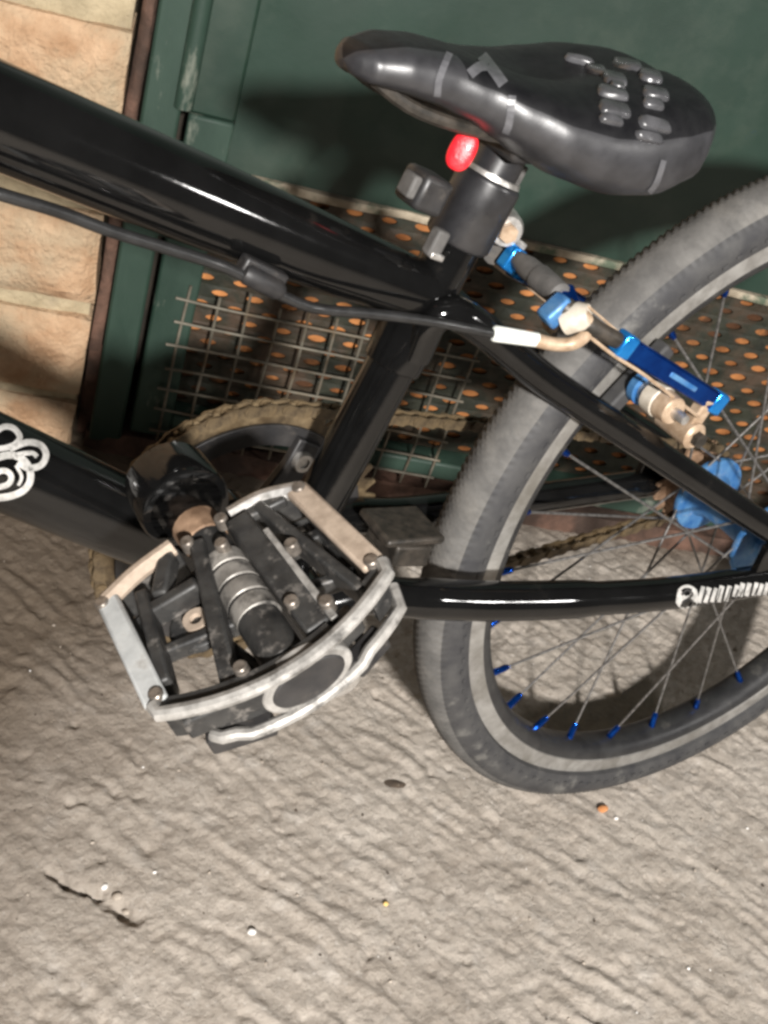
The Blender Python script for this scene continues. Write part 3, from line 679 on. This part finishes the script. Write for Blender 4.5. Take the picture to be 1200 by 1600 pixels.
def link_mesh(yo, tt):
    mb = MB(); hp = pitch / 2; poly = []
    for k in range(7): a = R(-90 + 30 * k); poly.append((hp + .0041 * math.cos(a), .0041 * math.sin(a)))
    poly.append((0, .0031))
    for k in range(7): a = R(90 + 30 * k); poly.append((-hp + .0041 * math.cos(a), .0041 * math.sin(a)))
    poly.append((0, -.0031))
    for s in (-1, 1): mb.prism(poly, (0, s * yo, 0), (1, 0, 0), (0, 0, 1), (0, 1, 0), tt)
    for s in (-1, 1): cyl(mb, (s * hp, -yo - .0008, 0), (s * hp, yo + .0008, 0), .0026, 8)
    return mb
la = lb = None
for k in range(NLk):
    p = at_len(k * pitch); q = at_len((k + 1) * pitch); mid = (p + q) / 2; ang = math.atan2(q.y - p.y, q.x - p.x)
    if k == 0: o = link_mesh(.0030, .0006).build('link', 'gold', ch, smooth=30); la = o.data
    elif k == 1: o = link_mesh(.0043, .0006).build('link', 'gold', ch, smooth=30); lb = o.data
    else: o = bpy.data.objects.new('link', la if k % 2 == 0 else lb); col.objects.link(o); o.parent = ch
    o.location = (mid.x, CY, mid.y); o.rotation_euler = (0, -ang, 0)

# ---- cranks and pedals
PC = Vector((-.5218, 0, Z0 + .1279))
def crank(end, s):
    c = part('crank'); d = (end - BB); d.y = 0; L_ = d.length; d.normalize(); sdv = Vector((-d.z, 0, d.x)); y0 = s * .074
    poly = [(-.016, -.012), (0, -.0185), (.03, -.0135), (L_ - .03, -.0115), (L_ - .01, -.0150), (L_ + .004, -.0150), (L_ + .012, -.010), (L_ + .015, 0), (L_ + .012, .010), (L_ + .004, .0150), (L_ - .01, .0150), (L_ - .03, .0115), (.03, .0135), (0, .0185), (-.016, .012)]
    mb = MB(); mb.prism(poly, BB + Vector((0, y0, 0)), d, sdv, (0, 1, 0), .0085); mb.build('crank_arm', 'paint', c, bevel=.003, seg=3)
    e = BB + d * L_ + Vector((0, y0, 0))
    Y = Vector((0, s, 0))
    mb = MB(); mb.tube([e - Y * .012, e + Y * .010, e + Y * .0128, e + Y * .0134, e + Y * .0134, e + Y * .0100, e + Y * .0098], [.0205, .0214, .0206, .0192, .0172, .0158, .004], 40, cap=False); mb.build('crank_eye', 'paint', c)
    mb = MB(); cyl(mb, BB + Vector((0, s * .034, 0)), BB + Vector((0, s * .090, 0)), .0125, 24); mb.build('crank_bolt', 'silver', c, bevel=.0015)
    return c
crank(PC, -1)
PF = BB * 2 - PC; crank(PF, 1)

PR = R(30.7); PU = Vector((math.cos(PR), 0, math.sin(PR))); PWv = Vector((-math.sin(PR), 0, math.cos(PR))); PY = Vector((0, 1, 0))
def make_pedal(s=1):
    pd = part('pedal')
    def T(u, y, w): return PC + PU * u + PY * y + PWv * w       # u along the tread, y across, w thickness
    yo, yi = -.181, -.111; H = -.0245
    def yb(u, ext=.017): return yo - ext * (1 - (u / .055) ** 2) if abs(u) < .055 else yo
    us = [-.053 + .106 * k / 20 for k in range(21)]
    # outer rails (bright worn edges)
    up_ = [T(-.0535, yo + .004, -.001)] + [T(u, yb(u), -.0008) for u in us] + [T(.0545, yo + .006, -.001)]
    mb = MB(); mb.tube(up_, .0033, 10); mb.build('outer_rail', 'alu', pd)
    lo = [T(-.040, yb(-.040) + .003, H - .0005)] + [T(u, yb(u), H - (.0028 if abs(u) < .03 else 0)) for u in us[3:]] + [T(.056, yo + .010, H + .002)]
    mb = MB(); mb.tube(lo, .0029, 10); mb.build('outer_rail', 'alu', pd)
    # outer wall between the rails: recessed black web with an oval boss
    mb = MB(); vs = []
    for u in us: vs += [T(u, yb(u) + .005, -.001), T(u, yb(u) + .005, H), T(u, yb(u) + .009, H), T(u, yb(u) + .009, -.001)]
    fs = []
    for k in range(20):
        if us[k] > .018 and us[k] < .041: continue
        a = k * 4; b = a + 4; fs += [(a, b, b + 1, a + 1), (a + 1, b + 1, b + 2, a + 2), (a + 2, b + 2, b + 3, a + 3), (a + 3, b + 3, b, a)]
    mb.add(vs, fs); mb.build('outer_wall', 'pedal', pd)
    oc = T(.0035, yb(.0035) + .002, -.0140)
    def oval(rx, rz, y0, y1, n=36):
        mb = MB(); vs = [oc + PU * rx * math.cos(2 * math.pi * k / n) + PWv * rz * math.sin(2 * math.pi * k / n) + PY * (y + .12 * rx * rx / .0169 * 0) for y in (y0, y1) for k in range(n)]
        mb.add(vs, [tuple(range(n)), tuple(range(2 * n - 1, n - 1, -1))] + [(k, k + n, (k + 1) % n + n, (k + 1) % n) for k in range(n)]); return mb
    oval(.0205, .0142, -.0015, .006).build('axle_cap_ring', 'alu', pd, bevel=.0012)
    oval(.0165, .0108, -.0023, .002).build('axle_cap', 'plastic', pd, bevel=.0008)
    # side bars
    mb = MB(); mb.bar(T(-.0520, yo + .004, -.0015), T(-.0500, yi, -.0015), PU, .0052, .0024); mb.build('side_bar', 'alu_cool', pd, bevel=.0016)
    mb = MB(); mb.bar(T(.0515, yo + .007, -.0015), T(.0455, yi, -.0015), PU, .0054, .0024); mb.build('side_bar', 'alu_tan', pd, bevel=.0016)
    for e, m_ in ((-1, 'pedal'), (1, 'pedal')):
        mb = MB(); mb.bar(T(e * .0505, yo + .010, H / 2 - .003), T(e * .0465, yi, H / 2 - .003), PU, .0020, .0085); mb.build('side_wall', m_, pd, bevel=.001)
        mb = MB(); mb.bar(T(e * .0495, yo + .008, H), T(e * .0455, yi, H), PU, .0042, .0020); mb.build('lower_side_bar', 'pedal', pd, bevel=.001)
    # inner rails
    mb = MB(); mb.tube(smoothpts([T(-.0510, yi, -.002), T(-.034, yi + .006, -.002), T(-.0145, yi + .009, -.002)], 4), .0042, 10); mb.build('inner_rail', 'alu_tan', pd)
    mb = MB(); mb.tube(smoothpts([T(.0145, yi + .008, -.002), T(.031, yi + .007, -.002), T(.0460, yi, -.002)], 4), .0040, 10); mb.build('inner_rail', 'silver', pd)
    mb = MB(); mb.tube(smoothpts([T(-.047, yi, H), T(-.02, yi + .007, H), T(.02, yi + .007, H), T(.047, yi, H)], 4), .0032, 8); mb.build('inner_rail', 'pedal', pd)
    mb = MB(); mb.bar(T(-.047, yi + .004, H / 2), T(-.013, yi + .009, H / 2), PWv, .009, .002); mb.bar(T(.013, yi + .009, H / 2), T(.044, yi + .004, H / 2), PWv, .009, .002); mb.build('inner_wall', 'pedal', pd, bevel=.001)
    # axle barrel with bright sleeve
    ax = -.0120
    mb = MB(); cyl(mb, T(0, yo - .006, ax), T(0, yi + .012, ax), .0098, 24); mb.build('axle_barrel', 'pedal', pd, bevel=.001)
    for k in range(4):
        y0 = yi - .006 - .0105 * k; mb = MB(); mb.tube([T(.0005, y0, ax), T(.0005, y0 - .0008, ax), T(.0005, y0 - .0090, ax), T(.0005, y0 - .0098, ax)], [.0094, .0104, .0104, .0094], 24); mb.build('axle_sleeve', 'sleeve', pd)
    mb = MB(); cyl(mb, T(0, yi + .010, ax), T(0, -.070, ax), .0105, 20, .0130); mb.build('spindle', 'rust', pd, bevel=.001)
    # cross webs
    def web(a, b, w_, t_, m_='pedal', nm='web'): mb = MB(); mb.bar(a, b, PWv, t_, w_); mb.build(nm, m_, pd, bevel=.0014)
    web(T(-.004, yi + .004, -.006), T(-.024, yo - .004, -.010), .0038, .0065)
    web(T(-.013, yi - .018, -.006), T(-.040, yi - .014, -.010), .0032, .0060)
    web(T(-.036, yi - .004, -.008), T(-.046, yo + .016, -.011), .0030, .0070)
    web(T(.016, yi + .002, -.005), T(.018, yo - .004, -.009), .0058, .0075)
    web(T(.027, yi + .004, -.006), T(.042, yo + .002, -.010), .0028, .0070)
    web(T(.016, yi + .006, -.003), T(.040, yi + .003, -.003), .0060, .0026)
    web(T(-.030, yi + .006, -.018), T(-.010, yo + .004, -.020), .0026, .0040)
    web(T(-.044, yi - .030, -.017), T(-.004, yi - .040, -.016), .0026, .0045)
    web(T(.010, yi - .012, -.018), T(.044, yi - .018, -.018), .0030, .0045)
    web(T(.012, yi - .040, -.015), T(.046, yi - .050, -.016), .0026, .0045)
    web(T(.030, yi + .002, -.019), T(.014, yo + .004, -.020), .0024, .0040)
    web(T(-.018, yi + .007, -.0045), T(-.030, yi - .012, -.006), .0036, .0050)
    mb = MB(); mb.bar(T(.0235, yi - .012, -.0018), T(.0250, yo - .006, -.0018), PU, .0017, .0012); mb.build('web_edge', 'alu', pd, bevel=.0006)
    mb = MB(); mb.bar(T(-.047, yo - .004, -.010), T(-.008, yo - .011, -.010), PWv, .006, .0052); mb.bar(T(.008, yo - .011, -.010), T(.034, yo - .004, -.010), PWv, .006, .0045); mb.build('outer_block', 'pedal', pd, bevel=.0014)
    # boss with a bolt in the inner field
    bc = T(-.022, yi - .026, -.019); mb = MB(); cyl(mb, bc, bc + PWv * .004, .0145, 24, .013); mb.build('lower_web', 'pedal', pd, bevel=.001)
    mb = MB(); vs = []; n = 16
    for rr, hh in ((.0060, .004), (.0060, .0066), (.0030, .0066), (.0026, .004)):
        for k in range(n): a = 2 * math.pi * k / n; vs.append(bc + PWv * hh + PU * rr * math.cos(a) + PY * rr * math.sin(a))
    mb.add(vs, [(j * n + k, j * n + (k + 1) % n, (j + 1) * n + (k + 1) % n, (j + 1) * n + k) for j in range(3) for k in range(n)]); mb.build('nut', 'alu_tan', pd)
    # grip pins
    for u, y in ((-.0525, yi - .002), (-.0505, yo + .007), (.0465, yi - .002), (.0510, yo + .008), (-.008, yi + .004), (.010, yi + .006), (.004, yi - .008), (.0145, yo + .012), (.026, yo + .002), (.0285, yi - .030), (-.017, yo - .004)):
        mb = MB(); a = T(u, y, -.004); mb.tube([a, a + PWv * .0056, a + PWv * .0062], [.0034, .0032, .0026], 12); mb.build('pin', 'pin', pd, smooth=30)
    # reflector hanging under the outer wall
    for u0, u1 in ((-.043, -.016), (.0225, .041)):
        mb = MB(); a = T(u0, yb(u0) + .004, H - .0055); b = T(u1, yb(u1) + .004, H - .0055); mb.bar(a, b, PWv, .0052, .0045); mb.build('reflector', 'plastic', pd, bevel=.0014)
    return pd
ped = make_pedal()
pf = copy_tree(ped, bike)
pf.location = PF + Vector((0, 0, 0)) - Matrix.Rotation(math.pi, 4, 'Z') @ PC
pf.rotation_euler = (0, 0, math.pi)

# ---- brake
br = part('rear_brake')
def arm(s):
    f = (lambda v: v) if s < 0 else mir
    piv = P(1072, 672, -.052); top = P(882, 480, -.036)
    a = P(968, 534, -.052); b = P(1122, 630, -.056)
    d = (f(b) - f(a)).normalized(); yv = Vector((0, 1, 0)); sdv = (Vector((0, 0, 1)) - d * d.z).normalized()
    mb = MB(); mb.bar(f(a), f(b), sdv, .0066, .0042); ar = mb.build('brake_arm', 'blue', br, bevel=.0018, seg=3)
    for t0 in (.04, .965):
        c = f(a).lerp(f(b), t0); mb = MB(); mb.bar(c - d * .0058, c + d * .0058, sdv, .0074, .0052); mb.build('arm_end', 'blue_bright', br, bevel=.0018)
    c = f(a).lerp(f(b), .60); mb = MB(); mb.bar(c - d * .017 + Vector((0, s * .0040, 0)), c + d * .012 + Vector((0, s * .0040, 0)), sdv, .0017, .0008); mb.build('arm_groove', 'cream' if False else 'blue_dull', br, bevel=.0006)
    mb = MB(); mb.tube(smoothpts([f(a) - d * .002, f(P(925, 510, -.048)), f(top)], 4), [.0048, .005, .005, .005, .0052, .0056, .0058, .006, .0062], 12); mb.build('arm_neck', 'greasy', br)
    mb = MB(); mb.bar(f(b) - d * .012, f(piv), yv, .0046, .0052); mb.build('arm_foot', 'tan', br, bevel=.0015)
    mb = MB(); p = f(piv); mb.tube([p + Vector((0, -s * .02, 0)), p + Vector((0, s * .008, 0)), p + Vector((0, s * .010, 0))], [.0090, .0090, .0070], 20); mb.build('pivot_boss', 'tan', br)
    mb = MB(); mb.tube([p + Vector((0, s * .010, 0)), p + Vector((0, s * .0145, 0))], .0052, 6); mb.build('pivot_bolt', 'greasy', br, smooth=30)
    # pad, washers, nut on one line across the bicycle
    q = f(P(986, 592, -.022))
    def seg(n_, m_, y0, y1, r, r2=None):
        mb = MB(); mb.tube([Vector((q.x, s * y0, q.z)), Vector((q.x, s * (y0 * .1 + y1 * .9), q.z)), Vector((q.x, s * y1, q.z))], [r, r2 or r, (r2 or r) * .9], 20); mb.build(n_, m_, br)
    seg('pad_post', 'silver', .026, .074, .0035)
    seg('washer', 'blue_dull', .031, .037, .0108); seg('washer', 'silver', .0375, .0425, .0080); seg('washer', 'cream', .043, .0530, .0105); seg('pad_nut', 'tan', .0535, .0640, .0098, .0090)
    tang = Vector((q.z - Z0, 0, -q.x)).normalized(); tang = tang if tang.x > 0 else -tang
    mb = MB(); mb.bar(Vector((q.x, s * .024, q.z)) - tang * .032, Vector((q.x, s * .024, q.z)) + tang * .030, yv, .0058, .0055); mb.build('brake_pad', 'rubber_side', br, bevel=.002)
    # return spring
    mb = MB(); mb.tube(smoothpts([f(P(1092, 652, -.060)), f(P(1010, 588, -.060)), f(P(960, 556, -.055)), f(P(918, 523, -.048))], 4), .0011, 6); mb.build('spring', 'tan', br)
    return f(top)
tn = arm(-1); tf = arm(1)
# near arm head with the noodle seat
hd = P(868, 486, -.034); mb = MB(); mb.bar(hd + Vector((-.006, 0, -.006)), hd + Vector((.006, 0, .007)), (0, 1, 0), .006, .0055); mb.build('arm_head', 'blue_dull', br, bevel=.002)
mb = MB(); c = P(900, 497, -.042); mb.tube([c + Vector((-.004, .004, -.004)), c + Vector((.001, -.003, .003)), c + Vector((.003, -.006, .005))], [.0078, .0082, .006], 18); mb.build('noodle_seat', 'cream', br)
# cable guide pipe, ferrule, rubber boot to the far arm
mb = MB(); mb.tube(smoothpts([P(836, 531, -.036), P(868, 538, -.040), P(896, 536, -.044), P(915, 522, -.047), P(918, 504, -.047), P(908, 490, -.046)], 6), .0040, 14); mb.build('noodle', 'tan', br)
mb = MB(); mb.tube([P(768, 521, -.030), P(772, 521, -.030), P(838, 531, -.036), P(842, 532, -.0362)], [.0036, .0046, .0042, .0036], 16); mb.build('ferrule', 'white', br)
b0, b1 = P(878, 464, -.026), P(808, 404, .022)
mb = MB(); mb.tube([b0.lerp(b1, t) for t in (0, .05, .3, .5, .52, .75, 1)], [.0052, .0072, .0078, .0080, .0072, .0070, .0048], 16); mb.build('cable_boot', 'boot', br)
mb = MB(); mb.bar(b0 + Vector((.004, -.006, -.004)), b0.lerp(b1, .22) + Vector((.004, -.004, .003)), (0, 1, 0), .0035, .0058); mb.build('boot_clip', 'blue', br, bevel=.0016)
ff = P(799, 401, .026); mb = MB(); mb.bar(ff + Vector((-.003, 0, -.008)), ff + Vector((.004, 0, .006)), (0, 1, 0), .0045, .0055); mb.build('far_arm_head', 'blue_bright', br, bevel=.0016)
ab = P(790, 358, .032); ad = (BINV @ CAM - ab).normalized(); ad = (ad + Vector((.35, 0, -.3))).normalized()
mb = MB(); mb.tube([ab - ad * .014, ab + ad * .001, ab + ad * .004], [.0108, .0108, .0092], 24); mb.build('anchor_washer', 'silver', br)
mb = MB(); mb.tube([ab + ad * .003, ab + ad * .0085], .0058, 6); mb.build('anchor_bolt', 'tan', br, smooth=30)
e = P(815, 389, .030); mb = MB(); mb.bar(ab + Vector((.004, 0, -.006)), e, (0, 1, 0), .004, .004); mb.build('anchor_link', 'silver', br, bevel=.0012)
mb = MB(); mb.tube([P(918, 478, -.046), P(965, 518, -.05), P(1000, 548, -.054)], .0008, 6); mb.build('brake_wire', 'tan', br)
# housing along the top tube
hp_ = [Vector((-.84, -.03, Z0 + .345)), P(-120, 262, -.026), P(0, 303, -.026), P(90, 330, -.026), P(170, 360, -.026), P(260, 388, -.026), P(350, 417, -.026), P(420, 452, -.025), P(490, 481, -.024), P(580, 490, -.025), P(680, 503, -.028), P(770, 521, -.030)]
mb = MB(); mb.tube(smoothpts(hp_, 6), .0028, 12); mb.build('cable_housing', 'cable', bike)
mb = MB(); mb.tube([P(380, 425, -.026), P(386, 428, -.026), P(432, 452, -.0255), P(440, 456, -.0255)], [.0036, .0052, .0052, .0036], 14); mb.build('housing_joint', 'plastic', bike)
ht = P(408, 428, -.022); mb = MB(); mb.box(ht, (.012, 0, -.005), (0, .004, 0), (.002, 0, .005)); mb.build('cable_guide', 'plastic', bike, bevel=.0015)

# ---- front end (outside the photograph)
fk = part('fork')
AX = (HTt - HTb).normalized()
mb = MB(); mb.tube([HTb - AX * .004, HTb - AX * .03], [.024, .026], 24); mb.bar(HTb - AX * .03 + Vector((0, -.06, 0)), HTb - AX * .03 + Vector((0, .06, 0)), (1, 0, 0), .018, .012); mb.build('fork_crown', 'paint', fk, bevel=.003)
for s in (-1, 1):
    mb = MB(); mb.tube(smoothpts([HTb - AX * .03 + Vector((0, s * .055, 0)), Vector((-.905, s * .06, Z0 + .1)), Vector((-.968, s * .058, Z0))], 5), .013, 18); mb.build('fork_blade', 'paint', fk)
hb = part('handlebar')
mb = MB(); mb.tube([HTt, HTt + AX * .05], .017, 20); mb.bar(HTt + AX * .04, HTt + AX * .05 + Vector((-.05, 0, .012)), (0, 1, 0), .022, .018); mb.build('stem', 'paint', hb, bevel=.003)
cb = HTt + AX * .05 + Vector((-.05, 0, .012))
mb = MB(); mb.tube(smoothpts([cb + Vector((.05, -.33, .15)), cb + Vector((.02, -.2, .14)), cb + Vector((0, -.09, .02)), cb, cb + Vector((0, .09, .02)), cb + Vector((.02, .2, .14)), cb + Vector((.05, .33, .15))], 6), .0111, 16); mb.build('bar', 'paint', hb)
for s in (-1, 1):
    mb = MB(); mb.tube([cb + Vector((.05, s * .335, .15)), cb + Vector((.0335, s * .22, .143))], .0165, 18); mb.build('grip', 'rubber_side', hb)

# ================================================================ LITTER ON THE CONCRETE
def rock(name, px, py, sx, sz, m, label, cat, seed, flat=.6, group=None, rot=0):
    g = G(px, py); s = sx / (FPX / max((g - CAM).dot(FWD), .1)) / 2
    bm = bmesh.new(); bmesh.ops.create_icosphere(bm, subdivisions=2, radius=1)
    r_ = random.Random(seed)
    ks = [Vector((r_.gauss(0, 1), r_.gauss(0, 1), r_.gauss(0, 1))).normalized() for _ in range(7)]
    for v in bm.verts:
        n = v.co.normalized(); d = 1.0
        for k in ks: d -= .22 * max(0, n.dot(k) - .45)
        v.co = Vector((n.x * d * s, n.y * d * s * sz, n.z * d * s * flat))
    me = bpy.data.meshes.new(name); bm.to_mesh(me); bm.free(); me.materials.append(M[m])
    me.polygons.foreach_set('use_smooth', [True] * len(me.polygons)); me.set_sharp_from_angle(angle=R(30))
    o = bpy.data.objects.new(name, me); col.objects.link(o); o.location = (g.x, g.y, gz(g) + s * flat * .55); o.rotation_euler = (0, 0, rot)
    return tag(o, label, cat, group)
rock('pebble', 393, 1458, 15, .8, 'pebble', 'small bright white pebble alone on the ridged concrete', 'pebble', 1, .8)
rock('pebble', 163, 1385, 17, .6, 'pebble', 'small white pebble wedged in the crack of the concrete', 'pebble', 2, .6, rot=.4)
rock('stone_chip', 184, 1400, 22, .7, 'chip', 'grey stone chip lying in the broken crack, larger one', 'stone chip', 3, .6)
rock('stone_chip', 200, 1415, 15, .8, 'chip', 'small grey stone chip at the end of the crack', 'stone chip', 4, .6)
rock('ochre_chip', 602, 1413, 11, .8, 'ochre', 'tiny ochre yellow chip on the ridged concrete', 'chip', 5, .7)
rock('brick_crumb', 940, 1267, 22, .7, 'brick', 'orange brick crumb on concrete below the rear tyre', 'brick crumb', 6, .5)
rock('pebble', 961, 1281, 9, .8, 'pebble', 'tiny white pebble next to the orange brick crumb', 'pebble', 7, .7)
rock('dry_leaf', 617, 1224, 42, .5, 'leaf', 'dark dry leaf scrap on concrete between pedal and tyre', 'leaf', 8, .08, rot=-.3)
rock('pebble', 631, 789, 13, .8, 'pebble', 'white pebble lying near the threshold behind the seat tube', 'pebble', 9, .7)
rock('brick_piece', 906, 803, 100, .22, 'brick', 'flat orange brick piece on the floor seen through the spokes', 'brick', 10, .10, rot=-.25)
# loose grit: nobody could count it
mb = MB(); r_ = random.Random(5)
for k in range(420):
    x, y = r_.uniform(-.62, .4), r_.uniform(-.25, .42)
    if Vector((x, y, 0)).dot(WN) > .36: continue
    s = r_.choice((.0007, .0009, .0012, .0018)); z = gz(Vector((x, y, 0))) + s * .5
    vs = [(x + s * r_.uniform(.6, 1.2), y, z), (x - s * r_.uniform(.6, 1.2), y, z), (x, y + s * r_.uniform(.6, 1.2), z), (x, y - s * r_.uniform(.6, 1.2), z), (x, y, z + s * .8), (x, y, z - s)]
    mb.cur = r_.choice((0, 0, 0, 0, 1, 1, 2)); mb.add(vs, [(0, 2, 4), (2, 1, 4), (1, 3, 4), (3, 0, 4), (2, 0, 5), (1, 2, 5), (3, 1, 5), (0, 3, 5)])
g_ = mb.build('grit', ['chip', 'leaf', 'pebble'], None, smooth=0, kind='stuff'); g_['label'] = 'loose grit scattered over the rough concrete'; g_['category'] = 'grit'
